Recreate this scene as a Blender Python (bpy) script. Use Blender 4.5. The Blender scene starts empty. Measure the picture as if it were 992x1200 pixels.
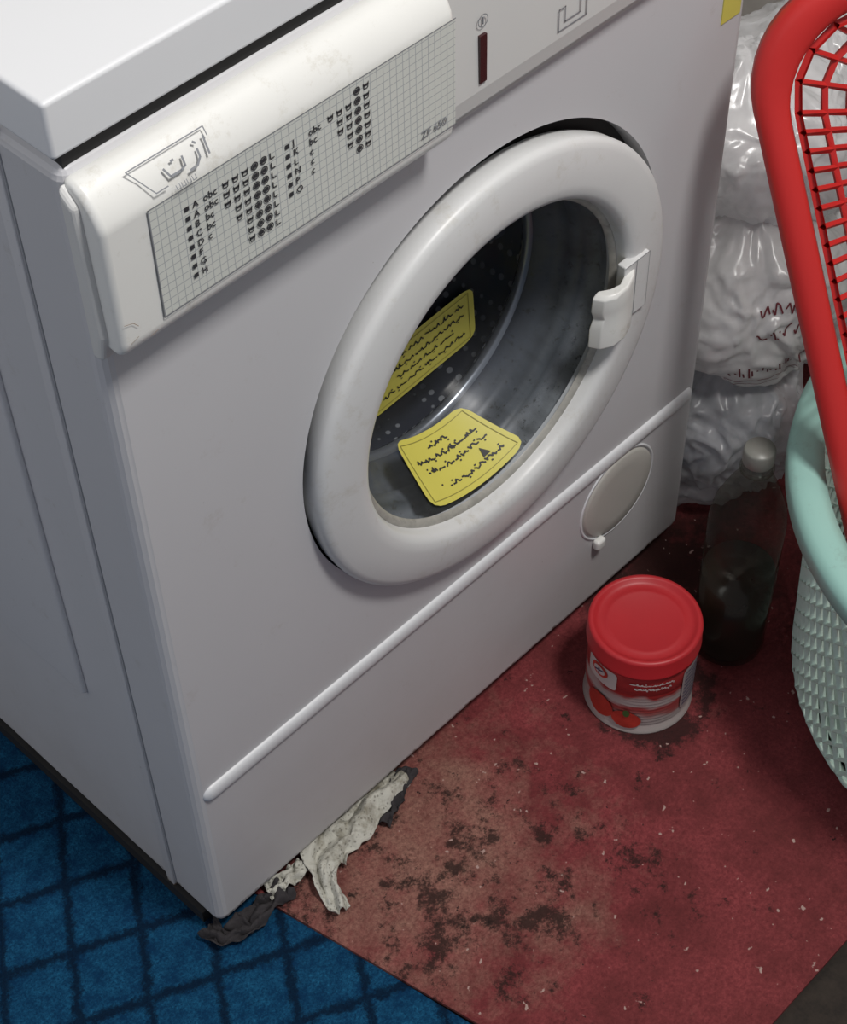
import bpy, bmesh, math, random
from mathutils import Vector, Matrix, noise
random.seed(7)
scene=bpy.context.scene
scene.view_settings.view_transform='Standard'
# ---------------------------------------------------------------- helpers
def root(name,loc=(0,0,0)):
    e=bpy.data.objects.new(name,None); e.empty_display_size=.05
    e.location=loc; scene.collection.objects.link(e); return e
def par(o,p):
    o.parent=p; o.matrix_parent_inverse=Matrix.Translation(-Vector(p.location)); return o
def mk(name,verts,faces,mat,parent=None,smooth=False):
    me=bpy.data.meshes.new(name); me.from_pydata([tuple(v) for v in verts],[],faces); me.update()
    o=bpy.data.objects.new(name,me); scene.collection.objects.link(o)
    if mat: me.materials.append(mat)
    if smooth:
        for p in me.polygons:p.use_smooth=True
    if parent: par(o,parent)
    return o
def mod(o,t,**k):
    m=o.modifiers.new(t.lower(),t)
    for a,b in k.items(): setattr(m,a,b)
    return m
def box(name,lo,hi,mat,parent=None,bev=0,seg=3,smooth=True):
    x0,y0,z0=lo;x1,y1,z1=hi
    v=[(x0,y0,z0),(x1,y0,z0),(x1,y1,z0),(x0,y1,z0),(x0,y0,z1),(x1,y0,z1),(x1,y1,z1),(x0,y1,z1)]
    f=[(0,3,2,1),(4,5,6,7),(0,1,5,4),(1,2,6,5),(2,3,7,6),(3,0,4,7)]
    o=mk(name,v,f,mat,parent)
    if bev:
        mod(o,'BEVEL',width=bev,segments=seg)
        if smooth:
            for p in o.data.polygons:p.use_smooth=True
            mod(o,'WEIGHTED_NORMAL')
    return o
def lathe(name,prof,center,axis,mat,parent=None,n=96,smooth=True,close=False,autosm=None):
    """prof: list (r,h); axis 'z' or 'y' (h along +axis)"""
    vs=[];fs=[];c=Vector(center)
    for r,h in prof:
        for i in range(n):
            a=2*math.pi*i/n
            if axis=='z': p=Vector((r*math.cos(a),r*math.sin(a),h))
            else: p=Vector((r*math.cos(a),h,r*math.sin(a)))
            vs.append(c+p)
    m=len(prof)
    rng=m if close else m-1
    for j in range(rng):
        k=(j+1)%m
        for i in range(n):
            i2=(i+1)%n
            fs.append((j*n+i,j*n+i2,k*n+i2,k*n+i))
    o=mk(name,vs,fs,mat,parent,smooth)
    bm=bmesh.new();bm.from_mesh(o.data);bmesh.ops.remove_doubles(bm,verts=bm.verts,dist=1e-6)
    bmesh.ops.recalc_face_normals(bm,faces=bm.faces);bm.to_mesh(o.data);bm.free()
    if smooth:
        for p in o.data.polygons:p.use_smooth=True
    return o
# ---------------------------------------------------------------- materials
def N(nt,t,x=0,y=0,**k):
    n=nt.nodes.new(t)
    for a,b in k.items(): setattr(n,a,b)
    return n
def newmat(name):
    m=bpy.data.materials.new(name);m.use_nodes=True
    nt=m.node_tree;b=nt.nodes['Principled BSDF'];return m,nt,b
def L(nt,a,b): nt.links.new(a,b)
def ramp(nt,fac,stops):
    r=N(nt,'ShaderNodeValToRGB');e=r.color_ramp.elements
    while len(e)<len(stops): e.new(.5)
    for i,(p,c) in enumerate(stops):
        e[i].position=p;e[i].color=c if len(c)==4 else (*c,1)
    L(nt,fac,r.inputs[0]);return r.outputs[0]
def nz(nt,vec,scale,detail=4,rough=.6):
    n=N(nt,'ShaderNodeTexNoise');n.inputs['Scale'].default_value=scale;n.inputs['Detail'].default_value=detail
    n.inputs['Roughness'].default_value=rough;L(nt,vec,n.inputs['Vector']);return n.outputs['Fac']
def mixc(nt,fac,a,b,mode='MIX'):
    m=N(nt,'ShaderNodeMix',data_type='RGBA',blend_type=mode)
    for i,v in ((0,fac),(6,a),(7,b)):
        if isinstance(v,(int,float)): m.inputs[i].default_value=v
        elif isinstance(v,tuple): m.inputs[i].default_value=(*v,1)
        else: L(nt,v,m.inputs[i])
    return m.outputs[2]
def objco(nt): return N(nt,'ShaderNodeTexCoord').outputs['Object']
def math_(nt,op,a,b=None,c=None):
    n=N(nt,'ShaderNodeMath',operation=op)
    for i,v in enumerate((a,b,c)):
        if v is None: continue
        if isinstance(v,(int,float)): n.inputs[i].default_value=v
        else: L(nt,v,n.inputs[i])
    return n.outputs[0]
def simple(name,col,rough=.4,var=.06,scale=20,bump=0,bscale=200,metal=0,spec=.5,grime=None):
    m,nt,b=newmat(name);co=objco(nt)
    f=nz(nt,co,scale)
    c=mixc(nt,f,tuple(x*(1-var) for x in col),tuple(min(1,x*(1+var)) for x in col))
    if grime:
        g=ramp(nt,nz(nt,co,30,7,.8),[(.56,(0,0,0)),(.72,(.7,.7,.7))])
        c=mixc(nt,g,c,grime)
    L(nt,c,b.inputs['Base Color']);b.inputs['Roughness'].default_value=rough
    b.inputs['Metallic'].default_value=metal;b.inputs['Specular IOR Level'].default_value=spec
    if bump:
        bp=N(nt,'ShaderNodeBump');bp.inputs['Strength'].default_value=bump;bp.inputs['Distance'].default_value=.002
        L(nt,nz(nt,co,bscale),bp.inputs['Height']);L(nt,bp.outputs[0],b.inputs['Normal'])
    return m
def dirty_enamel():
    m,nt,b=newmat('white_enamel');co=objco(nt)
    base=mixc(nt,nz(nt,co,3),(.540,.538,.560),(.595,.593,.610))
    s=N(nt,'ShaderNodeSeparateXYZ');L(nt,co,s.inputs[0])
    # patchy darker tone, stronger low on the panels
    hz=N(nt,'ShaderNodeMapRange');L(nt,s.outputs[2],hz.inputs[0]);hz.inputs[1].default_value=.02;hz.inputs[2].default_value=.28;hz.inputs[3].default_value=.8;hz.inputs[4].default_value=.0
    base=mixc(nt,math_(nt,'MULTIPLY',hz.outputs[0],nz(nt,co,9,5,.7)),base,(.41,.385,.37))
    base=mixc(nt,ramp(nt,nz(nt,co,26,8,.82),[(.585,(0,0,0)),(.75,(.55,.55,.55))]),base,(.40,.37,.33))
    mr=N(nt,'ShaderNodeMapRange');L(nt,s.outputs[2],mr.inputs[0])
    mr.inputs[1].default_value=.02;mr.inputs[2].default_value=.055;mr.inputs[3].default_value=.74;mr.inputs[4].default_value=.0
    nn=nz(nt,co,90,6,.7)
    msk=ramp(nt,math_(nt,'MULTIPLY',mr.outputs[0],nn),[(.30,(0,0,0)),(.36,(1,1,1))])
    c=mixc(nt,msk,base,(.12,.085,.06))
    sp=ramp(nt,nz(nt,co,240,2),[(.76,(0,0,0)),(.79,(1,1,1))])
    c=mixc(nt,sp,c,(.3,.28,.26))
    L(nt,c,b.inputs['Base Color']);b.inputs['Roughness'].default_value=.40
    return m
M_en=dirty_enamel()
M_lid=simple('lid_laminate',(.70,.71,.73),.40,.03,4)
M_pl=simple('white_plastic',(.74,.74,.715),.36,.05,12,grime=(.5,.47,.40))
M_panel=simple('panel_plastic',(.60,.60,.59),.42,.03,8)
M_ring=simple('door_ring_plastic',(.66,.665,.665),.38,.05,10,grime=(.52,.50,.45))
M_dark=simple('dark_gap',(.015,.014,.014),.7)
M_ink=simple('black_ink',(.03,.03,.035),.5)
M_grayink=simple('gray_ink',(.22,.23,.25),.5)
def gaskmat():
    m,nt,b=newmat('rubber_gasket');c=objco(nt)
    mp=N(nt,'ShaderNodeMapping');mp.inputs['Scale'].default_value=(50,9,50);L(nt,c,mp.inputs[0])
    f=nz(nt,mp.outputs[0],1,5,.6)
    s=N(nt,'ShaderNodeSeparateXYZ');L(nt,c,s.inputs[0])
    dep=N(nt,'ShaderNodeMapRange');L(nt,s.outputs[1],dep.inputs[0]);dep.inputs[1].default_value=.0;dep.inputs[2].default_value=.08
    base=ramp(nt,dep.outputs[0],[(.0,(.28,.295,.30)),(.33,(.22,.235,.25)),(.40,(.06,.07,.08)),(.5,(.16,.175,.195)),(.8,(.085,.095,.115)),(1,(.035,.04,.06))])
    col=mixc(nt,ramp(nt,f,[(.42,(0,0,0)),(.72,(.75,.75,.75))]),base,(.065,.068,.07))
    sp=ramp(nt,nz(nt,c,110,5,.8),[(.57,(0,0,0)),(.65,(.85,.85,.85))])
    col=mixc(nt,sp,col,(.035,.035,.03))
    L(nt,col,b.inputs['Base Color']);b.inputs['Roughness'].default_value=.4;return m
M_gask=gaskmat()
M_filter=simple('filter_plastic',(.47,.455,.42),.45,.06,30)
def gridmat():
    m,nt,b=newmat('grid_print');co=objco(nt)
    s=N(nt,'ShaderNodeSeparateXYZ');L(nt,co,s.inputs[0])
    outs=[]
    for ax,p in ((0,.0052),(2,.0052)):
        outs.append(math_(nt,'LESS_THAN',math_(nt,'FRACT',math_(nt,'DIVIDE',s.outputs[ax],p)),.10))
    mx=math_(nt,'MAXIMUM',outs[0],outs[1])
    base=mixc(nt,nz(nt,co,14),(.58,.60,.56),(.66,.67,.63))
    L(nt,mixc(nt,mx,base,(.38,.40,.41)),b.inputs['Base Color']);b.inputs['Roughness'].default_value=.42
    return m
M_grid=gridmat()
def glassmat(name,tint,transp,rough=.05,c0=(.10,.11,.12),c1=(.3,.31,.33),edge=.35):
    m=bpy.data.materials.new(name);m.use_nodes=True;nt=m.node_tree;nt.nodes.clear()
    o=N(nt,'ShaderNodeOutputMaterial');t=N(nt,'ShaderNodeBsdfTransparent');t.inputs[0].default_value=(*tint,1)
    p=N(nt,'ShaderNodeBsdfPrincipled');p.inputs['Roughness'].default_value=rough
    co=objco(nt)
    f=nz(nt,co,60)
    L(nt,mixc(nt,f,c0,c1),p.inputs['Base Color'])
    lw=N(nt,'ShaderNodeLayerWeight');lw.inputs[0].default_value=.25
    mx=N(nt,'ShaderNodeMixShader');L(nt,math_(nt,'MULTIPLY_ADD',lw.outputs['Facing'],edge,1-transp),mx.inputs[0])
    L(nt,t.outputs[0],mx.inputs[1]);L(nt,p.outputs[0],mx.inputs[2]);L(nt,mx.outputs[0],o.inputs[0]);return m
M_bowl=glassmat('door_glass',(.91,.93,.96),.90,.22,(.10,.11,.12),(.26,.27,.29),.2)
BC=(.326,0,.4345)
def drummat():
    m,nt,b=newmat('drum_steel');co=objco(nt)
    v=N(nt,'ShaderNodeTexVoronoi');v.inputs['Scale'].default_value=95;v.inputs['Randomness'].default_value=.12;L(nt,co,v.inputs['Vector'])
    dots=ramp(nt,v.outputs['Distance'],[(.24,(1,1,1)),(.30,(0,0,0))])
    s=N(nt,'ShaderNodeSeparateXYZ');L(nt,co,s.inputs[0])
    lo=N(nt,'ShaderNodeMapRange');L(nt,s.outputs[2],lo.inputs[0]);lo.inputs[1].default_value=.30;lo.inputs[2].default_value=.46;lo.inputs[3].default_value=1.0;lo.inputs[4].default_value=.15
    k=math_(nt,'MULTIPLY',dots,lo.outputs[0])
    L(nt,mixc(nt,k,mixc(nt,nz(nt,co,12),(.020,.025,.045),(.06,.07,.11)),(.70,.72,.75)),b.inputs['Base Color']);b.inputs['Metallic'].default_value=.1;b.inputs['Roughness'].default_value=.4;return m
M_drum=drummat()
M_steel=simple('polished_steel',(.36,.38,.41),.3,.1,40,metal=.7)
M_yel=simple('yellow_label',(.64,.58,.11),.42,.06,30)
# ---------------------------------------------------------------- camera
cam=bpy.data.cameras.new('camera');co=bpy.data.objects.new('camera',cam);scene.collection.objects.link(co)
co.location=(-.38914,-.64388,1.38921);co.rotation_euler=(.70964,.01909,-.8037)
cam.sensor_width=36;cam.lens=2146.84/1200*36;cam.clip_start=.01
scene.camera=co
# ---------------------------------------------------------------- room
def floormat():
    m,nt,b=newmat('dark_brown_floor');c=objco(nt)
    L(nt,ramp(nt,nz(nt,c,70,6,.8),[(.3,(.010,.007,.005)),(.7,(.035,.025,.018))]),b.inputs['Base Color']);b.inputs['Roughness'].default_value=.9;return m
box('floor',(-1.6,-1.8,-.06),(1.15,1.15,-.004),floormat())
M_wall=simple('wall_paint',(.52,.50,.46),.7,.08,6,.3,60)
box('wall_right',(1.05,-1.8,-.06),(1.15,1.05,2.4),M_wall)
box('wall_back',(-1.6,1.05,-.06),(1.15,1.15,2.4),M_wall)
def carpet():
    m,nt,b=newmat('blue_carpet');c=objco(nt)
    nd=N(nt,'ShaderNodeTexNoise');nd.inputs['Scale'].default_value=85;nd.inputs['Detail'].default_value=5;nd.inputs['Roughness'].default_value=.85;L(nt,c,nd.inputs['Vector'])
    ad=N(nt,'ShaderNodeVectorMath',operation='MULTIPLY_ADD');L(nt,nd.outputs['Color'],ad.inputs[0]);ad.inputs[1].default_value=(.022,.022,0);L(nt,c,ad.inputs[2])
    o=[]
    for nrm,pitch,ph in (((.425,.905,0),.064,.25),((.827,-.562,0),.058,.1)):
        d=N(nt,'ShaderNodeVectorMath',operation='DOT_PRODUCT');L(nt,ad.outputs[0],d.inputs[0]);d.inputs[1].default_value=nrm
        q=math_(nt,'MULTIPLY_ADD',d.outputs['Value'],1/pitch,ph)
        o.append(math_(nt,'PINGPONG',q,.5))
    mn=math_(nt,'MINIMUM',o[0],o[1])
    msk=ramp(nt,mn,[(.03,(.92,.92,.92)),(.10,(0,0,0))])
    f=nz(nt,c,420,3,.8)
    g=mixc(nt,ramp(nt,f,[(.35,(0,0,0)),(.65,(1,1,1))]),(.004,.038,.10),(.017,.14,.28))
    blot=mixc(nt,ramp(nt,nz(nt,c,45,6,.85),[(.40,(0,0,0)),(.60,(1,1,1))]),g,(.004,.037,.10))
    dk=mixc(nt,f,(.001,.006,.018),(.005,.022,.055))
    L(nt,mixc(nt,msk,blot,dk),b.inputs['Base Color']);b.inputs['Roughness'].default_value=1;b.inputs['Specular IOR Level'].default_value=.1
    bp=N(nt,'ShaderNodeBump');bp.inputs['Distance'].default_value=.003;L(nt,f,bp.inputs['Height']);L(nt,bp.outputs[0],b.inputs['Normal'])
    return m
def slab(name,pts,z0,z1,mat):
    n=len(pts);v=[(x,y,z0) for x,y in pts]+[(x,y,z1) for x,y in pts]
    f=[tuple(range(n))[::-1],tuple(range(n,2*n))]+[(i,(i+1)%n,n+(i+1)%n,n+i) for i in range(n)]
    return mk(name,v,f,mat)
slab('carpet',[(-1.6,-1.4),(.23,-1.4),(.12,-.385),(.052,-.016),(-.03,1.04),(-1.6,1.04)],-.004,0,carpet())
def matmat():
    m,nt,b=newmat('worn_red_mat');c=objco(nt)
    f=nz(nt,c,260,6,.85);big=nz(nt,c,6,5,.65);mid=nz(nt,c,24,6,.75)
    red=mixc(nt,ramp(nt,f,[(.3,(0,0,0)),(.7,(1,1,1))]),(.13,.017,.022),(.40,.08,.085))
    red=mixc(nt,ramp(nt,nz(nt,c,14,6,.75),[(.35,(0,0,0)),(.68,(.85,.85,.85))]),red,(.115,.022,.022))
    tan=mixc(nt,ramp(nt,f,[(.3,(0,0,0)),(.7,(1,1,1))]),(.13,.05,.04),(.50,.28,.21))
    def dist(p):
        s=N(nt,'ShaderNodeVectorMath',operation='DISTANCE');L(nt,c,s.inputs[0]);s.inputs[1].default_value=p;return s.outputs['Value']
    def mrange(v,a,b_,c_,d_):
        r=N(nt,'ShaderNodeMapRange');L(nt,v,r.inputs[0])
        for i,x in zip((1,2,3,4),(a,b_,c_,d_)): r.inputs[i].default_value=x
        return r.outputs[0]
    s=dist((.16,-.07,0))
    mid2=nz(nt,c,17,7,.78)
    a=math_(nt,'ADD',math_(nt,'MULTIPLY_ADD',mid2,.6,math_(nt,'MULTIPLY',big,.4)),mrange(s,0,.26,.22,-.05))
    c1=mixc(nt,ramp(nt,a,[(.54,(0,0,0)),(.74,(.8,.8,.8))]),red,tan)
    # dark ground-in stains in front of the machine
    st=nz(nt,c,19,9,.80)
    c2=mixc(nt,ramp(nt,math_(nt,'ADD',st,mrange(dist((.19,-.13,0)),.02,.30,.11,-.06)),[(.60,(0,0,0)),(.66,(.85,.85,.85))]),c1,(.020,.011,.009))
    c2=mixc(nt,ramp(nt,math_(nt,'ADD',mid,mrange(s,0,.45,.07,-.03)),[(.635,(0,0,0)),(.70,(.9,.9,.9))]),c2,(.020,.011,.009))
    c2=mixc(nt,ramp(nt,math_(nt,'ADD',mid,mrange(dist((.56,-.02,0)),.02,.20,.42,-.2)),[(.55,(0,0,0)),(.85,(.9,.9,.9))]),c2,(.028,.012,.010))  # shade of the baskets and machine, mixed with stains, painted into the mat
    # dark broken halo: the can's shadow plus stains, painted into the mat
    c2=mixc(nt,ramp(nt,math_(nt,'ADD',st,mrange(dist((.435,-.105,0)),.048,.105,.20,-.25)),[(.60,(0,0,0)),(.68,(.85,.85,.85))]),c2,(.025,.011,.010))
    sp=ramp(nt,nz(nt,c,130,2,.5),[(.72,(0,0,0)),(.745,(1,1,1))])
    c3=mixc(nt,sp,c2,(.50,.34,.30))
    sp2=ramp(nt,nz(nt,c,75,5,.7),[(.29,(1,1,1)),(.325,(0,0,0))])
    c4=mixc(nt,sp2,c3,(.02,.01,.01))
    L(nt,c4,b.inputs['Base Color']);b.inputs['Roughness'].default_value=.8;b.inputs['Specular IOR Level'].default_value=.25
    bp=N(nt,'ShaderNodeBump');bp.inputs['Distance'].default_value=.002;L(nt,f,bp.inputs['Height']);L(nt,bp.outputs[0],b.inputs['Normal'])
    return m
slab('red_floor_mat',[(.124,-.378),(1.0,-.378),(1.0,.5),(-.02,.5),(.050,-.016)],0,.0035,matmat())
# ---------------------------------------------------------------- washing machine
wm=root('washing_machine',(.3,.27,.02))
DC=(.325,0,.4345);DR=.9875
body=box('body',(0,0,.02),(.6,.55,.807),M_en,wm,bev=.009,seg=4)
cuts=[lathe('cutter',[(0,-.05),(.162,-.05),(.162,.42),(0,.42)],BC,'y',None,n=96,smooth=False),
      lathe('cutter2',[(0,-.05),(.1912,-.05),(.1892,.018),(0,.018)],(DC[0]-.001,0,DC[2]+.0080),'y',None,n=128,smooth=False)]
for c_ in cuts: mod(body,'BOOLEAN',operation='DIFFERENCE',object=c_,solver='EXACT')
bpy.context.view_layer.objects.active=body
dg=bpy.context.evaluated_depsgraph_get()
me=bpy.data.meshes.new_from_object(body.evaluated_get(dg));body.modifiers.clear();body.data=me
for c_ in cuts: bpy.data.objects.remove(c_)
for p in me.polygons:p.use_smooth=False
lathe('door_recess_floor',[(.168,.0170),(.1890,.0170)],(DC[0]-.001,0,DC[2]+.0080),'y',M_dark,wm,n=96)
for i,(x,y) in enumerate([(.06,.06),(.54,.06),(.06,.49),(.54,.49)]):
    lathe('foot_%d'%i,[(0,.0036),(.02,.0036),(.018,.021),(0,.021)],(x,y,0),'z',M_dark,wm,n=24)
box('lid_gap',(.005,.004,.800),(.595,.545,.819),M_dark,wm)
box('lid',(-.004,-.003,.817),(.606,.556,.852),M_lid,wm,bev=.003,seg=3)
box('side_seam',(-.0004,.0535,.03),(.002,.0548,.806),M_grayink,wm)
box('side_emboss',(-.0045,.118,.24),(.002,.52,.785),M_en,wm,bev=.0035,seg=3)
box('side_flange',(-.0016,.056,.02),(.002,.066,.805),M_en,wm,bev=.0012,seg=2)
box('base_strip',(-.003,.02,.006),(.01,.54,.021),M_dark,wm)
box('front_plinth',(.01,.012,.004),(.59,.03,.022),M_dark,wm)
def bead(name,x0,x1,z,r,h,mat,parent,y=0):
    vs=[];fs=[];n=12
    path=[x0+r*2*(i/12)**1.6 for i in range(12)]
    path+= [x0+2*r+(x1-x0-4*r)*i/20 for i in range(21)]
    path+=[x0+x1-x for x in path[:12]][::-1]
    for x in path:
        e=min((x-x0),(x1-x),r)/r;e=math.sqrt(max(0,1-(1-e)**2))
        for k in range(n+1):
            a=math.pi*k/n
            vs.append((x,y-h*(math.sin(a)**.7)*max(e,.02),z+r*math.cos(a)*max(e,.02)))
    for i in range(len(path)-1):
        for k in range(n):
            a=i*(n+1)+k;fs.append((a,a+1,a+n+2,a+n+1))
    return mk(name,vs,fs,mat,parent,True)
bead('front_ridge',.008,.592,.209,.0085,.0050,M_lid,wm,y=.001)
lathe('filter_cover_seat',[(.0505,.001),(.0505,-.0008),(.0485,-.0012),(.0478,.0005)],(.494,0,.153),'y',M_lid,wm)
lathe('filter_cover',[(0,-.0028),(.030,-.0028),(.044,-.0025),(.0465,-.0012),(.047,.001)],(.494,0,.153),'y',M_filter,wm)
prism_tab=box('filter_tab',(.463,-.008,.101),(.475,0,.113),M_pl,wm,bev=.003)
def prism(name,prof,x0,x1,mat,parent,bev=.002,seg=3):
    n=len(prof);v=[(x0,y,z) for y,z in prof]+[(x1,y,z) for y,z in prof]
    f=[tuple(range(n)),tuple(range(n,2*n))[::-1]]+[(i,n+i,n+(i+1)%n,(i+1)%n) for i in range(n)]
    o=mk(name,v,f,mat,parent)
    bm=bmesh.new();bm.from_mesh(o.data);bmesh.ops.recalc_face_normals(bm,faces=bm.faces);bm.to_mesh(o.data);bm.free()
    if bev:
        mod(o,'BEVEL',width=bev,segments=seg,limit_method='ANGLE',angle_limit=math.radians(40))
    return o
prism('control_panel',[(.003,.684),(-.009,.686),(-.011,.700),(-.009,.790),(-.003,.8045),(.003,.8045)],.262,.598,M_panel,wm,.0025)
prism('panel_step',[(.001,.679),(-.005,.680),(-.006,.690),(.001,.692)],.262,.598,M_panel,wm,.001)
box('indicator_slot',(.2975,-.0122,.706),(.3035,-.0098,.740),simple('indicator_red',(.04,.008,.01),.25),wm)
def arc_ring(name,c,r,w,y,mat,parent,n=32):
    vs=[];fs=[]
    for i in range(n):
        a=2*math.pi*i/n
        for rr in (r,r-w): vs.append((c[0]+rr*math.cos(a),y,c[1]+rr*math.sin(a)))
    for i in range(n):
        j=(i+1)%n;fs.append((2*i,2*i+1,2*j+1,2*j))
    return mk(name,vs,fs,mat,parent)
arc_ring('power_icon',(.3005,.750),.0045,.0007,-.0115,M_grayink,wm)
box('power_icon_bar',(.3002,-.0117,.7475),(.3009,-.011,.7525),M_grayink,wm)
def strokes(name,segs,w,y,mat,parent):
    vs=[];fs=[]
    for (a,b) in segs:
        a=Vector(a);b=Vector(b);d=(b-a).normalized();n=Vector((-d.y,d.x))*w/2
        k=len(vs)
        for p in (a-n-d*w/2,b-n+d*w/2,b+n+d*w/2,a+n-d*w/2): vs.append((p.x,y,p.y))
        fs.append((k,k+1,k+2,k+3))
    return mk(name,vs,fs,mat,parent)
strokes('dial_marks',[((.371,.706),(.371,.722)),((.371,.706),(.398,.706)),((.398,.706),(.398,.722)),((.377,.711),(.377,.722)),((.377,.711),(.392,.711)),((.392,.711),(.392,.722)),((.371,.722),(.377,.722)),((.392,.722),(.398,.722)),
   ((.43,.705),(.43,.73)),((.43,.705),(.45,.705))],.0009,-.0117,M_grayink,wm)
box('energy_sticker',(.568,-.0008,.606),(.590,.0002,.660),M_yel,wm)
# ---- detergent drawer
DY=-.024
prof=[(0.003,.8025),(-.006,.8020),(-.012,.7985),(-.019,.791),(-.0235,.782),(-.0245,.776),(DY,.70),(-.0225,.692),(-.018,.6885),(.001,.6885)]
dr=prism('drawer_front',prof,.001,.263,M_pl,wm,.0045,4)
for p in dr.data.polygons:p.use_smooth=True
mod(dr,'WEIGHTED_NORMAL')
prism('drawer_back_lip',[(.001,.800),(-.010,.79),(-.012,.70),(-.008,.681),(.001,.680)],-.0035,.255,M_panel,wm,.003,3)
mk('grid_print',[(.031,DY-.0007,.703),(.262,DY-.0007,.703),(.262,DY-.0012,.7775),(.031,DY-.0012,.7775)],[(0,1,2,3)],M_grid,wm)
strokes('grid_border',[((.031,.703),(.031,.7775)),((.031,.7775),(.262,.7775)),((.031,.703),(.262,.703))],.0007,DY-.0014,M_grayink,wm)
def text(name,s,x,z,size,mat,parent,y=None,rot=0,sx=1):
    c=bpy.data.curves.new(name,'FONT');c.body=s;c.size=size;c.extrude=.0001;c.resolution_u=2
    o=bpy.data.objects.new(name,c);scene.collection.objects.link(o);c.materials.append(mat)
    dgl=bpy.context.evaluated_depsgraph_get();me=bpy.data.meshes.new_from_object(o.evaluated_get(dgl));bpy.data.objects.remove(o)
    o=bpy.data.objects.new(name,me);scene.collection.objects.link(o)
    yy=DY-.0016 if y is None else y
    me.transform(Matrix.Translation((x,yy,z))@Matrix.Rotation(math.radians(90),4,'X')@Matrix.Rotation(rot,4,'Z')@Matrix.Diagonal((sx,1,1,1)))
    if not me.materials: me.materials.append(mat)
    return par(o,parent)
def sq(name,pts,s,mat):
    vs=[];fs=[]
    for x,z in pts:
        k=len(vs);vs+=[(x,DY-.0016,z),(x+s,DY-.0016,z),(x+s,DY-.0016,z+s),(x,DY-.0016,z+s)];fs.append((k,k+1,k+2,k+3))
    return mk(name,vs,fs,mat,wm)
zt=.7625;dz=.0066;zb=zt-.001
sq('program_squares',[(.054,zt-dz*i) for i in range(8)]+[(.1265,zb-dz*i) for i in range(6)],.0030,M_ink)
for i,ch in enumerate('AABCDFGH'): text('letter_%d'%i,ch,.0595,zt-dz*i-.0005,.0062,M_ink,wm)
for i,ch in enumerate('JKLNPO'): text('letter_b%d'%i,ch,.132,zb-dz*i-.0005,.0062,M_ink,wm)
for i in range(5):
    text('code_%d'%i,['obc','obc','bc','bc','c'][i],.067,zt-dz*i-.0005,.0066,M_ink,wm)
    text('code_b%d'%i,['obc','bc','c','c','c'][i],.144,zb-dz*i-.0005,.0066,M_ink,wm)
def picto(name,cols,zt):
    vs=[];fs=[]
    def quad(a,b,w):
        a=Vector(a);b=Vector(b);d=(b-a).normalized();n=Vector((-d.y,d.x))*w/2;k=len(vs)
        for p in (a-n,b-n,b+n,a+n): vs.append((p.x,DY-.0016,p.y))
        fs.append((k,k+1,k+2,k+3))
    for x,i0,i1,kind in cols:
        for i in range(i0,i1):
            z=zt-dz*i;s=.0020
            if kind=='cup':
                quad((x-s,z+s),(x-s*.7,z-s),.0006);quad((x-s*.7,z-s),(x+s*.7,z-s),.0006);quad((x+s*.7,z-s),(x+s,z+s),.0006);quad((x-s,z+s*.2),(x+s,z+s*.2),.0015)
            elif kind=='ring':
                for k in range(10):
                    a=2*math.pi*k/10;b=2*math.pi*(k+1)/10
                    quad((x+s*1.15*math.cos(a),z+s*1.15*math.sin(a)),(x+s*1.15*math.cos(b),z+s*1.15*math.sin(b)),.0007)
                quad((x-s*.7,z),(x+s*.7,z),.0024)
            else:
                quad((x-s*.5,z-s),(x-s*.5,z+s),.0008);quad((x-s*.5,z-s),(x+s,z-s),.0008)
    return mk(name,vs,fs,M_ink,wm)
picto('pictograms',[(.083,0,3,'cup'),(.0900,0,5,'cup'),(.0970,0,8,'cup'),(.1040,0,8,'ring'),(.1105,0,8,'ring'),(.1165,0,8,'l'),
   (.161,0,1,'cup'),(.168,0,3,'cup'),(.175,0,5,'cup'),(.182,-1,6,'ring'),(.189,-1,6,'cup')],zt+.0015)
text('type_label','ZF 650',.232,.7085,.0075,M_grayink,wm)
def surf_logo(u,v):
    p0=Vector((0,-.0135,.7985));p1=Vector((0,-.0232,.7845));p=p0.lerp(p1,v);n=Vector((0,-.82,.57))
    return Vector((u,p.y,p.z))+n*.0026
def surf_strokes(name,surf,segs,w,mat,parent,wv=None):
    vs=[];fs=[]
    for a,b in segs:
        A=surf(*a);B=surf(*b);d=(B-A)
        if d.length<1e-7: continue
        e=1e-3;su=(surf(a[0]+e,a[1])-A);sv=(surf(a[0],a[1]+e)-A);n=su.cross(sv)
        if n.length<1e-12: continue
        s=d.cross(n).normalized()*w/2;k=len(vs);dd=d.normalized()*w*.3
        vs+=[A-s-dd,B-s+dd,B+s+dd,A+s-dd];fs.append((k,k+1,k+2,k+3))
    return mk(name,vs,fs,mat,parent)
surf_strokes('logo_frame',surf_logo,[((.028,.05),(.080,.05)),((.028,.05),(.038,1.05)),((.038,1.05),(.046,1.05)),((.080,.05),(.080,.35))],.0007,M_grayink,wm)
surf_strokes('logo_script',surf_logo,[((.0775,.30),(.0765,.85)),((.071,.55),(.0705,.80)),((.0705,.80),(.067,.98)),((.067,.98),(.062,1.0)),((.0705,.30),(.0715,.36)),
   ((.061,.50),(.0605,.78)),((.0605,.78),(.057,.85)),((.057,.85),(.050,.85)),((.050,.85),(.048,.55)),((.054,.45),(.0555,.45))],.0013,M_grayink,wm)
lg3=[]
for i in range(4):
    x=.050+i*.0036
    lg3+=[((x,1.16),(x,1.30)),((x,1.30),(x+.0022,1.30)),((x+.0022,1.30),(x+.0022,1.16))]
surf_strokes('logo_small',surf_logo,lg3,.0005,M_grayink,wm)
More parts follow.
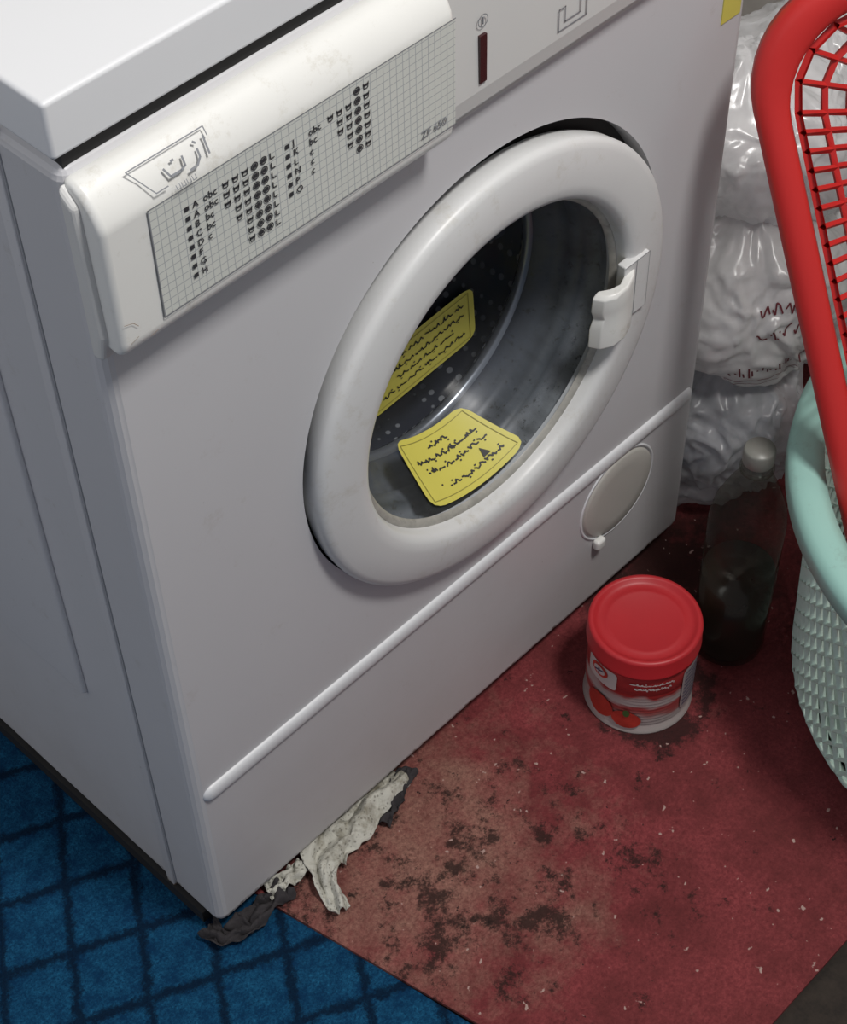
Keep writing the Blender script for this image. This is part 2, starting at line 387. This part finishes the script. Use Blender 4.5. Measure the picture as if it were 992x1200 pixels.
surf_strokes('drawer_scuffs',lambda u,v:Vector((u,DY-.0012,v)),[((.004,.715),(.010,.713)),((.010,.713),(.013,.709)),((.006,.700),(.012,.702)),((.020,.697),(.025,.698))],.0004,simple('scuff_brown',(.38,.29,.22),.6),wm)
# ---- door
ringp=[(.184,.012),(.1875,.004),(.1885,-.006),(.1878,-.0092),(.1850,-.0118),(.181,-.0130),(.170,-.0148),(.155,-.0158),(.1475,-.0152),(.1432,-.0130),(.1412,-.0095),(.1400,-.004),(.139,.006)]
lathe('door_ring',[(r*DR,h) for r,h in ringp],DC,'y',M_ring,wm,n=160)
bowl=[(.139,-.002),(.135,-.001),(.130,.006),(.115,.026),(.1125,.029),(.104,.046),(.1015,.050),(.095,.070),(.088,.080),(.060,.0845),(0,.086)]
lathe('door_bowl_glass',bowl,BC,'y',M_bowl,wm,n=96)
gk=[(.158,.001),(.150,.006),(.146,.018),(.150,.024),(.140,.032),(.137,.044),(.142,.050),(.136,.060),(.129,.068),(.127,.076)]
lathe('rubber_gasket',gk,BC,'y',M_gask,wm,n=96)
lathe('drum_lip',[(.128,.074),(.124,.076),(.1235,.081),(.128,.085),(.138,.086)],BC,'y',M_steel,wm,n=96)
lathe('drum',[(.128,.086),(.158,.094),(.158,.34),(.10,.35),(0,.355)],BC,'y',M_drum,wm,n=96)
lathe('glass_rim',[(.1388,-.003),(.1355,-.0035),(.133,.001)],BC,'y',simple('grimy_rim',(.36,.35,.32),.4,.5,80,grime=(.05,.045,.035)),wm,n=96)
M_pad=simple('paddle_plastic',(.12,.14,.19),.4)
for k in range(3):
    a=math.radians(230+120*k)
    c=Vector((BC[0]+.145*math.cos(a),.215,BC[2]+.145*math.sin(a)))
    b=box('drum_paddle_%d'%k,(-.02,-.09,-.02),(.02,.09,.016),M_pad,None,bev=.006)
    b.location=c;b.rotation_euler=(0,-a+math.pi/2,0)
    b.parent=wm;b.matrix_parent_inverse=Matrix.Translation(-Vector(wm.location))
def surf_label(name,surf,mat,parent,nu=20,nv=12,cut=.06):
    vs=[];fs=[]
    for j in range(nv+1):
        for i in range(nu+1):
            u=i/nu;v=j/nv
            cu=.5+(u-.5)*(1-cut*max(0,(abs(v-.5)*2-.75)/.25)**2);cv=.5+(v-.5)*(1-cut*1.6*max(0,(abs(u-.5)*2-.8)/.2)**2)
            vs.append(surf(cu,cv))
    for j in range(nv):
        for i in range(nu):
            a=j*(nu+1)+i;fs.append((a,a+1,a+nu+2,a+nu+1))
    return mk(name,vs,fs,mat,parent,True)
def script_lines(name,surf,rows,w,mat,parent,seed=1,amp=.03,wu=1):
    rnd=random.Random(seed);segs=[]
    for (v,u0,u1) in rows:
        u=u1
        while u>u0:
            wl=rnd.uniform(.05,.13);e=max(u0,u-wl);x=u;y=v
            while x>e:
                nx=x-rnd.uniform(.008,.018);ny=v+rnd.choice([0,0,-.5,1,1.6,.3])*amp
                segs.append(((x,y),(nx,ny)));x,y=nx,ny
            if rnd.random()<.8:
                d=v+rnd.choice([-1.5,2.2])*amp;q=u-wl*rnd.random();segs.append(((q,d),(q-.008,d)))
            u=e-.025
    return surf_strokes(name,surf,segs,w,mat,parent)
def off(surf,n):
    return lambda u,v: surf(u,v)+n
M_olive=simple('olive_ink',(.30,.27,.06),.5)
def border(name,surf,parent):
    a,b=.05,.95;segs=[]
    for i in range(12):
        t0=a+(b-a)*i/12;t1=a+(b-a)*(i+1)/12
        segs+=[((t0,.08),(t1,.08)),((t0,.92),(t1,.92)),((a,.08+.84*i/12),(a,.08+.84*(i+1)/12)),((b,.08+.84*i/12),(b,.08+.84*(i+1)/12))]
    surf_strokes(name,surf,segs,.0006,M_olive,parent)
def s1(u,v):
    x=(u-.5)*.124;z=(v-.5)*.058;t=math.radians(4)
    return Vector((.328+x*math.cos(t)-z*math.sin(t),.0780,.392+x*math.sin(t)+z*math.cos(t)))
surf_label('door_label_back',s1,M_yel,wm)
border('door_label_back_border',off(s1,Vector((0,-.0005,0))),wm)
script_lines('door_label_back_text',off(s1,Vector((0,-.0006,0))),[(.76,.3,.9),(.58,.12,.9),(.40,.3,.8),(.22,.15,.9)],.0012,M_ink,wm,3,.03)
def s2(u,v):
    a0=-119+(-6)*v; a1=-69+(-9)*v
    a=math.radians(a0+(a1-a0)*u);y=.003+.049*v
    r=.1312-.033*v-.0035
    return Vector((BC[0]+r*math.cos(a),y,BC[2]+r*math.sin(a)))
surf_label('door_label_wall',s2,M_yel,wm)
border('door_label_wall_border',off(s2,Vector((0,-.0004,.0006))),wm)
script_lines('door_label_wall_text',off(s2,Vector((0,-.0004,.0006))),[(.78,.38,.62),(.62,.14,.88),(.46,.2,.88),(.20,.3,.88)],.0013,M_ink,wm,9,.026)
t_=off(s2,Vector((0,-.0005,.0007)))
mk('door_label_arrow',[t_(.70,.26),t_(.78,.26),t_(.74,.40)],[(0,1,2)],M_ink,wm)
LX=.007;LZ=-.0055
box('latch_plate',(.447+LX,-.0185,.405+LZ),(.476+LX,-.010,.462+LZ),M_ring,wm,bev=.0015)
strokes('latch_outline',[((.4605+LX,.4055+LZ),(.4605+LX,.4615+LZ)),((.4475+LX,.4615+LZ),(.4757+LX,.4615+LZ)),((.4757+LX,.4615+LZ),(.4757+LX,.4055+LZ))],.0006,-.0188,M_grayink,wm)
def grip():
    vs=[];fs=[];pts=[(.462,-.017),(.452,-.024),(.440,-.028),(.428,-.027),(.419,-.021),(.415,-.012),(.419,-.011),(.428,-.018),(.437,-.021),(.446,-.018),(.462,-.010)]
    n=len(pts);zs=[.398,.401,.420,.429,.438,.450,.453]
    sc=[.85,1,1,.90,.98,.96,.85]
    for z,s in zip(zs,sc):
        for x,y in pts: vs.append((.452+(x-.452)*s+LX,-.014+(y+.014)*s,z+(x-.44)*.12+LZ))
    for j in range(len(zs)-1):
        for i in range(n):
            k=(i+1)%n;fs.append((j*n+i,j*n+k,(j+1)*n+k,(j+1)*n+i))
    fs.append(tuple(range(n))[::-1]);fs.append(tuple(range((len(zs)-1)*n,len(zs)*n)))
    o=mk('latch_grip',vs,fs,M_pl,wm,True)
    bm=bmesh.new();bm.from_mesh(o.data);bmesh.ops.recalc_face_normals(bm,faces=bm.faces);bm.to_mesh(o.data);bm.free()
    mod(o,'BEVEL',width=.0012,segments=2,limit_method='ANGLE');mod(o,'WEIGHTED_NORMAL');return o
grip()
# ---------------------------------------------------------------- tin can
can=root('tin_can',(.429,-.091,.0035))
CC=(.429,-.091,.0035);R0=.0485
def canmat():
    m,nt,b=newmat('can_print');c=objco(nt)
    s=N(nt,'ShaderNodeSeparateXYZ');L(nt,c,s.inputs[0])
    ad=math_(nt,'MULTIPLY_ADD',nz(nt,c,22,2),.03,s.outputs[2])
    col=ramp(nt,ad,[(.0,(.42,.38,.36)),(.043,(.50,.45,.43)),(.048,(.42,.09,.08)),(.055,(.42,.07,.07)),(.058,(.52,.48,.46)),(.066,(.50,.45,.43)),(.069,(.38,.035,.035)),(.2,(.35,.025,.03))])
    L(nt,col,b.inputs['Base Color']);b.inputs['Roughness'].default_value=.35;b.inputs['Metallic'].default_value=.15;return m
bp_=[(0,.001),(.046,.001),(.0465,0),(R0+.001,.0),(R0+.0015,.002),(R0,.004)]
z=.012
bp_.append((R0,.010))
while z<.060:
    bp_+=[(R0-.0012,z),(R0,z+.0022)];z+=.0044
bp_+=[(R0,.098),(0,.099)]
lathe('can_body',bp_,CC,'z',canmat(),can,n=96)
M_redlid=simple('red_lid_plastic',(.45,.018,.024),.45,.1,25)
lathe('plastic_lid',[(R0-.0002,.084),(R0+.0022,.084),(R0+.0025,.0865),(R0+.0018,.088),(R0+.0020,.1035),(R0+.0012,.1062),(R0-.001,.107),(R0-.0035,.1062),(R0-.005,.1035),(R0-.009,.1028),(.035,.103),(.0335,.1036),(.032,.103),(0,.1028)],CC,'z',M_redlid,can,n=96)
def csurf(a0,a1,z0,z1,o=.0007):
    def s(u,v):
        a=math.radians(a0+(a1-a0)*u);r=R0+o;return Vector((CC[0]+r*math.cos(a),CC[1]+r*math.sin(a),CC[2]+z0+(z1-z0)*v))
    return s
M_wp=simple('white_print',(.55,.53,.51),.4);M_navy=simple('navy_print',(.03,.04,.12),.4);M_tom=simple('tomato_print',(.48,.045,.03),.35,.5,60)
surf_label('brand_patch',csurf(150,192,.056,.080),M_wp,can)
def disc_on(name,s,cu,cv,ru,rv,mat):
    vs=[s(cu,cv)];n=24
    for i in range(n): vs.append(s(cu+ru*math.cos(2*math.pi*i/n),cv+rv*math.sin(2*math.pi*i/n)))
    return mk(name,vs,[(0,1+i,1+(i+1)%n) for i in range(n)],mat,can,True)
s=csurf(130,310,0,.1,.0012)
disc_on('brand_disc',s,.22,.72,.065,.08,M_tom)
disc_on('brand_disc_center',csurf(130,310,0,.1,.0016),.22,.72,.045,.05,M_wp)
surf_strokes('brand_mark',csurf(130,310,0,.1,.0019),[((.19,.70),(.25,.74)),((.22,.69),(.22,.75))],.0016,M_navy,can)
disc_on('tomato_1',s,.24,.25,.10,.15,M_tom);disc_on('tomato_2',s,.42,.20,.09,.12,M_tom);disc_on('leaf',csurf(130,310,0,.1,.0016),.42,.30,.02,.05,simple('leaf_print',(.05,.12,.03),.5))
script_lines('can_script',csurf(200,255,.064,.080,.0012),[(.65,.1,.95),(.25,.2,.9)],.0012,M_wp,can,5,.06)
surf_label('info_patch',csurf(266,298,.02,.078),simple('info_print',(.34,.30,.30),.4,.2,50),can)
script_lines('info_text',csurf(266,298,.02,.078,.0012),[(.1+.1*i,.1,.9) for i in range(9)],.0010,M_navy,can,6,.012)
# ---------------------------------------------------------------- bottle
BO=(.529,-.116,.0035)
bot=root('plastic_bottle',BO)
M_pet=glassmat('clear_pet',(.84,.84,.80),.93,.10,(.05,.05,.045),(.14,.14,.12),.25)
M_liq=simple('dark_brown_liquid',(.020,.013,.008),.2,.3,30)
outer=[(0,.004),(.02,.002),(.028,.0),(.033,.004),(.0340,.012),(.0330,.022),(.0340,.034),(.0340,.118),(.0325,.122),(.0340,.127),(.0340,.175),(.031,.195),(.022,.218),(.0135,.235),(.0125,.252),(.0125,.262)]
lathe('bottle_shell',outer,BO,'z',M_pet,bot,n=64)
lathe('liquid',[(0,.006),(.028,.004),(.0322,.012),(.0315,.022),(.0322,.034),(.0322,.108),(0,.108)],BO,'z',M_liq,bot,n=48)
lathe('neck_ring',[(.0127,.240),(.0150,.241),(.0150,.243),(.0127,.244)],BO,'z',M_pet,bot,n=40)
lathe('cap',[(.0132,.250),(.0135,.251),(.0135,.264),(.0125,.266),(0,.266)],BO,'z',simple('cap_plastic',(.20,.20,.18),.4),bot,n=40)
# ---------------------------------------------------------------- teal laundry basket
TB=(.680,-.364,.0035)
tb=root('laundry_basket',TB)
M_teal=simple('mint_plastic',(.32,.56,.50),.45,.05,10,grime=(.25,.38,.33))
M_tealw=simple('pale_mint_plastic',(.50,.63,.57),.5,.06,10)
HB=.285
def rr(h):
    if h<.03:
        k=1-h/.03; return .230-.018*(k**2)
    return .230+(.243-.230)*((h-.03)/(HB-.03))
nth=76;rowsz=17;vs=[];fs=[]
zs=[.012+ (HB-.02-.012)*i/rowsz for i in range(rowsz+1)]
for j,h in enumerate(zs):
    for i in range(nth):
        a=2*math.pi*(i+.5*(j%2)+.22*j)/nth;r=rr(h);vs.append((TB[0]+r*math.cos(a),TB[1]+r*math.sin(a),TB[2]+h))
for j in range(0,rowsz-1):
    for i in range(nth):
        o=j%2
        left=(j+1)*nth+((i-1+o)%nth);right=(j+1)*nth+((i+o)%nth)
        fs.append((j*nth+i,right,(j+2)*nth+i,left))
lat=mk('basket_lattice',vs,fs,M_tealw,tb)
mod(lat,'WIREFRAME',thickness=.0060,use_even_offset=False,use_boundary=True)
lathe('basket_lower_band',[(rr(0)-.004,.0),(rr(0)+.001,0),(rr(.012)+.0018,.012),(rr(.022)+.002,.022),(rr(.022)-.001,.022),(rr(.01)-.002,.01)],TB,'z',M_tealw,tb,n=128,close=True)
lathe('basket_bottom',[(0,.003),(.209,.003),(.209,.006),(0,.006)],TB,'z',M_tealw,tb,n=96)
rt=rr(HB)
lathe('basket_rim',[(rt-.004,HB-.022),(rt-.001,HB-.022),(rt+.001,HB-.004),(rt+.016,HB-.003),(rt+.024,HB-.018),(rt+.0265,HB-.018),(rt+.0255,HB-.002),(rt+.020,HB+.0035),(rt+.006,HB+.005),(rt-.003,HB+.001)],TB,'z',M_teal,tb,n=160,close=True)
# ---------------------------------------------------------------- red basket
A=Vector((.502,-.324,.085));B=Vector((.552,-.066,.588))
rb=root('plastic_basket',tuple(A))
M_red=simple('red_plastic',(.54,.022,.02),.42,.06,10)
U=(B-A).normalized();vd=Vector((.62,.45,-.64)).normalized()
Nn=(-vd-(-vd).dot(U)*U).normalized();V=U.cross(Nn)
if V.dot(Vector((.69,-.72,0)))<0:V=-V
rot=Matrix.Rotation(math.radians(-4),3,U);V=rot@V;Nn=rot@Nn
LB=(B-A).length+.05;WB=.30
def rrpath(inset,r,step=None,n=12):
    r=max(r-inset*.4,.02);pts=[]
    x0,y0,x1,y1=inset,inset,WB-inset,LB-inset
    cs=[(x1-r,y1-r,0),(x0+r,y1-r,90),(x0+r,y0+r,180),(x1-r,y0+r,270)]
    for k,(cx,cy,a0) in enumerate(cs):
        arc=[(cx+r*math.cos(math.radians(a0+90*i/n)),cy+r*math.sin(math.radians(a0+90*i/n))) for i in range(n+1)]
        pts+=arc
        nx=cs[(k+1)%4];a1=a0+90
        end=(nx[0]+r*math.cos(math.radians(a1)),nx[1]+r*math.sin(math.radians(a1)))
        st=arc[-1];m=(16 if k%2==0 else 32)
        if step:
            for i in range(1,m): pts.append((st[0]+(end[0]-st[0])*i/m,st[1]+(end[1]-st[1])*i/m))
    return pts
def P(x,y,d): return A+V*x+U*y-Nn*d
vs=[];fs=[];dep=4;D=.11;n0=None
for j in range(dep+1):
    d=.010+ (D-.010)*j/dep;pts=rrpath(.004+d*.75,.065,True,4);n0=len(pts)
    vs+=[P(x,y,d) for x,y in pts]
for j in range(dep):
    for i in range(n0):
        k=(i+1)%n0;fs.append((j*n0+i,j*n0+k,(j+1)*n0+k,(j+1)*n0+i))
w=mk('basket_walls',vs,fs,M_red,rb);mod(w,'WIREFRAME',thickness=.0070,use_even_offset=False)
ins=.004+D*.75+.001;nx=6;ny=28;vs=[];fs=[]
for j in range(ny+1):
    for i in range(nx+1):
        vs.append(P(ins+(WB-2*ins)*i/nx,ins+(LB-2*ins)*j/ny,D))
for j in range(ny):
    for i in range(nx):
        a=j*(nx+1)+i;fs.append((a,a+1,a+nx+2,a+nx+1))
w=mk('basket_base',vs,fs,M_red,rb);mod(w,'WIREFRAME',thickness=.0070,use_even_offset=False)
rp=[(.006,.016),(.005,.003),(.002,-.0005),(-.008,-.003),(-.016,-.001),(-.0195,.006),(-.0195,.018),(-.017,.018),(-.0165,.008),(-.010,.001),(.002,.004),(.003,.016)]
vs=[];fs=[];
for o_,d in rp:
    pts=rrpath(o_,.075,True,10);n0=len(pts);vs+=[P(x,y,d) for x,y in pts]
m=len(rp)
for j in range(m):
    jj=(j+1)%m
    for i in range(n0):
        k=(i+1)%n0;fs.append((j*n0+i,j*n0+k,jj*n0+k,jj*n0+i))
o=mk('basket_rim',vs,fs,M_red,rb,True)
bm=bmesh.new();bm.from_mesh(o.data);bmesh.ops.recalc_face_normals(bm,faces=bm.faces);bm.to_mesh(o.data);bm.free()
# ---------------------------------------------------------------- plastic bags
def bagmat(name,col,al,prn=False):
    m=bpy.data.materials.new(name);m.use_nodes=True;nt=m.node_tree;nt.nodes.clear();c=objco(nt)
    o=N(nt,'ShaderNodeOutputMaterial');t=N(nt,'ShaderNodeBsdfTransparent');t.inputs[0].default_value=(.95,.95,.96,1)
    p=N(nt,'ShaderNodeBsdfPrincipled');p.inputs['Roughness'].default_value=.25;p.inputs['Specular IOR Level'].default_value=.8
    f=nz(nt,c,18,4)
    base=mixc(nt,f,tuple(x*.88 for x in col),col)
    L(nt,base,p.inputs['Base Color'])
    tr=N(nt,'ShaderNodeBsdfTranslucent');L(nt,base,tr.inputs[0])
    m2=N(nt,'ShaderNodeMixShader');m2.inputs[0].default_value=.3;L(nt,p.outputs[0],m2.inputs[1]);L(nt,tr.outputs[0],m2.inputs[2])
    mx=N(nt,'ShaderNodeMixShader');L(nt,ramp(nt,nz(nt,c,25,3),[(.3,(al-.15,)*3),(.7,(min(1,al+.15),)*3)]),mx.inputs[0])
    L(nt,t.outputs[0],mx.inputs[1]);L(nt,m2.outputs[0],mx.inputs[2]);L(nt,mx.outputs[0],o.inputs[0]);return m
def bag(name,c,r,mat,seed,parent,amp=.05,knot=True,xmin=.606):
    bm=bmesh.new();bmesh.ops.create_icosphere(bm,subdivisions=6,radius=1)
    rnd=random.Random(seed)
    off=Vector((seed*3.1,seed*1.7,seed))
    planes=[]
    for _ in range(44):
        n_=Vector((rnd.gauss(0,1),rnd.gauss(0,1),rnd.gauss(0,.6))).normalized();planes.append((n_,rnd.uniform(-.6,.6),rnd.uniform(.3,1),rnd.uniform(.035,.12)))
    for v in bm.verts:
        d=v.co.normalized();q=d*1.6+off
        w=noise.noise_vector(d*2.2+off)*.45+noise.noise_vector(d*5+off)*.12
        dd=d+w;k=0
        for n_,o_,s_,wd in planes:
            t=abs(dd.dot(n_)-o_)/wd
            if t<1:k+=s_*(1-t)
        e=1+amp*(k-1.3)+noise.noise(q)*.12
        p=Vector((d.x*r[0]*e,d.y*r[1]*e,d.z*r[2]*e))
        if knot and d.z>.7: p.z+= (d.z-.7)*r[2]*.9; p.x*=1-(d.z-.7)*2.6;p.y*=1-(d.z-.7)*2.6
        p+=Vector(c)
        if p.z<.006:p.z=.006+noise.noise(q*3)*.001
        if p.x<xmin:p.x=xmin+ (noise.noise(q*4)+1)*.002
        v.co=p
    me=bpy.data.meshes.new(name);bm.to_mesh(me);bm.free()
    for p in me.polygons:p.use_smooth=True
    me.materials.append(mat);o=bpy.data.objects.new(name,me);scene.collection.objects.link(o);par(o,parent);return o
bags=root('plastic_bag_pile',(.72,.06,.0035))
M_b1=bagmat('clear_bag',(.92,.93,.96),.50);M_b2=bagmat('white_bag',(.95,.95,.95),.90);M_b2b=bagmat('plain_bag',(.94,.94,.95),.80);M_b3=bagmat('gray_inner_bag',(.40,.45,.54),.9)
bag('lower_bag',(.692,.03,.088),(.092,.085,.095),M_b1,2,bags,amp=.045)
bag('lower_bag_contents',(.700,.04,.072),(.062,.060,.060),M_b3,5,bags,knot=False)
pb=bag('printed_bag',(.715,.045,.238),(.100,.10,.094),M_b2,8,bags,amp=.035)
bag('top_bag',(.755,.085,.355),(.092,.10,.080),M_b2b,11,bags,amp=.035)
bag('back_bag',(.88,.10,.11),(.10,.10,.11),M_b2b,15,bags)
bag('back_bag_upper',(.89,.12,.30),(.09,.10,.10),M_b2b,19,bags)
# lettering printed on the bag, draped on its surface (ray cast from the bag's centre)
bpy.context.view_layer.update()
from mathutils.bvhtree import BVHTree
bt=BVHTree.FromPolygons([v.co.copy() for v in pb.data.vertices],[tuple(p.vertices) for p in pb.data.polygons])
PC=Vector((.715,.045,.238))
def pbs(u,v):
    # u: degrees round the bag, v: elevation in degrees
    a=math.radians(u);e=math.radians(v);d=Vector((math.cos(a)*math.cos(e),math.sin(a)*math.cos(e),math.sin(e)))
    h=bt.ray_cast(PC+d*.3,-d)
    return (h[0] if h[0] else PC+d*.09)+d*.0012
M_bp=simple('maroon_bag_print',(.17,.03,.04),.45)
rnd=random.Random(4);segs=[]
for v0,hh,u0,u1 in ((22,9,228,262),(8,11,226,264)):
    u=u0
    while u<u1:
        x,y=u,v0
        for _ in range(5):
            nx_,ny_=x+rnd.uniform(.5,1.8),v0+rnd.uniform(-.5,.5)*hh
            segs.append(((x,y),(nx_,ny_)));x,y=nx_,ny_
        u=x+1.5
for v0,u0,u1 in ((-24,212,262),(-29,212,262)):
    u=u0
    while u<u1: segs.append(((u,v0),(u+1.0,v0+.2)));u+=1.0
u=214
while u<262:
    segs.append(((u,-14+rnd.uniform(-2,2)),(u+rnd.uniform(.5,1.5),-18+rnd.uniform(-2,2))));u+=rnd.uniform(1.6,3)
def pst(name,segs,w):
    vs=[];fs=[]
    for a,b in segs:
        A_=pbs(*a);B_=pbs(*b);d=B_-A_
        if d.length<1e-5 or d.length>.03: continue
        n_=((A_+B_)/2-PC).normalized();s_=d.cross(n_).normalized()*w/2;k=len(vs)
        vs+=[A_-s_,B_-s_,B_+s_,A_+s_];fs.append((k,k+1,k+2,k+3))
    return mk(name,vs,fs,M_bp,bags)
pst('bag_lettering',segs,.0016)
# ---------------------------------------------------------------- cloths
def cloth(name,path,width,mat,seed,parent,zamp=.012,n=110,m=22,zbase=.006,frill=.3):
    vs=[];fs=[]
    P_=[Vector(p) for p in path]
    def pt(t):
        x=t*(len(P_)-1);i=min(int(x),len(P_)-2);f=x-i;return P_[i].lerp(P_[i+1],f)
    for i in range(n+1):
        t=i/n;c=pt(t);d=(pt(min(1,t+.04))-pt(max(0,t-.04)));d.z=0;d.normalize();s_=Vector((-d.y,d.x,0))
        for j in range(m+1):
            u=(j/m-.5);w_=width(t) if callable(width) else width
            q=Vector((t*5+seed,u*2.4,seed*2.3))
            o_=noise.noise_vector(q*1.3)*.5+noise.noise_vector(q*2.6)*.2
            p=c+s_*u*w_+Vector((o_.x,o_.y,0))*w_*frill
            p.z=c.z+zamp*(math.sin(u*9+noise.noise(q)*5)*.5+.5)+abs(noise.noise(q*3))*zamp*.5
            p.z=max(p.z,zbase-.001)
            vs.append(p)
    for i in range(n):
        for j in range(m):
            a=i*(m+1)+j;fs.append((a,a+1,a+m+2,a+m+1))
    o=mk('fold',vs,fs,mat,parent,True);mod(o,'SOLIDIFY',thickness=.0012);mod(o,'SUBSURF',levels=1,render_levels=1)
def clothmat(name,a,b,sc=40,lace=False):
    m,nt,bb=newmat(name);c=objco(nt)
    col=ramp(nt,nz(nt,c,sc,4,.7),[(.30,a),(.5,b)])
    if lace:
        v=N(nt,'ShaderNodeTexVoronoi');v.inputs['Scale'].default_value=260;L(nt,c,v.inputs['Vector'])
        col=mixc(nt,ramp(nt,v.outputs['Distance'],[(.22,(.55,.55,.55)),(.34,(0,0,0))]),col,(.10,.09,.07))
    L(nt,col,bb.inputs['Base Color']);bb.inputs['Roughness'].default_value=.95
    v=N(nt,'ShaderNodeBump');v.inputs['Distance'].default_value=.001;L(nt,nz(nt,c,700),v.inputs['Height']);L(nt,v.outputs[0],bb.inputs['Normal']);return m
M_lace=clothmat('stained_cloth',(.20,.18,.13),(.54,.53,.47),34,True);M_drk=clothmat('dark_cloth',(.012,.010,.012),(.035,.031,.034))
rag=root('floor_rag',(.1,-.005,.004))
cloth('lace_cloth',[(.212,.002,.008),(.17,.001,.010),(.13,-.004,.010),(.105,-.012,.008),(.090,-.032,.006),(.082,-.058,.005)],lambda t:.028+.026*math.sin(min(1,t*1.25)*3.14)**2-.010*t,M_lace,3,rag,zamp=.010)
cloth('lace_cloth',[(.09,-.004,.006),(.065,-.004,.008),(.050,.0,.008)],.016,M_lace,7,rag,n=40,zamp=.008)
cloth('dark_rag',[(.065,-.006,.004),(.04,-.008,.004),(.018,-.010,.004),(-.001,-.004,.004),(-.006,.014,.004)],.019,M_drk,12,rag,zamp=.010,frill=.5)
cloth('dark_rag',[(.222,.000,.004),(.19,-.012,.005),(.165,-.020,.004)],.018,M_drk,15,rag,n=40,zamp=.008)
# ---------------------------------------------------------------- lights
w=bpy.data.worlds.new('world');scene.world=w;w.use_nodes=True
w.node_tree.nodes['Background'].inputs[0].default_value=(.90,.92,1,1);w.node_tree.nodes['Background'].inputs[1].default_value=.27
def area(name,loc,tgt,size,power,col=(1,1,1)):
    l=bpy.data.lights.new(name,'AREA');l.size=size;l.energy=power;l.color=col
    o=bpy.data.objects.new(name,l);scene.collection.objects.link(o);o.location=loc
    o.rotation_euler=(Vector(tgt)-Vector(loc)).to_track_quat('-Z','Y').to_euler();return o
area('ceiling_lamp',(.36,-.85,2.35),(.3,-.1,.3),.30,31,(1,.975,.94))
area('side_fill',(-1.7,.5,1.9),(0,.3,.4),1.0,8,(.94,.96,1))  # added fill to brighten the machine's left side, not a known source
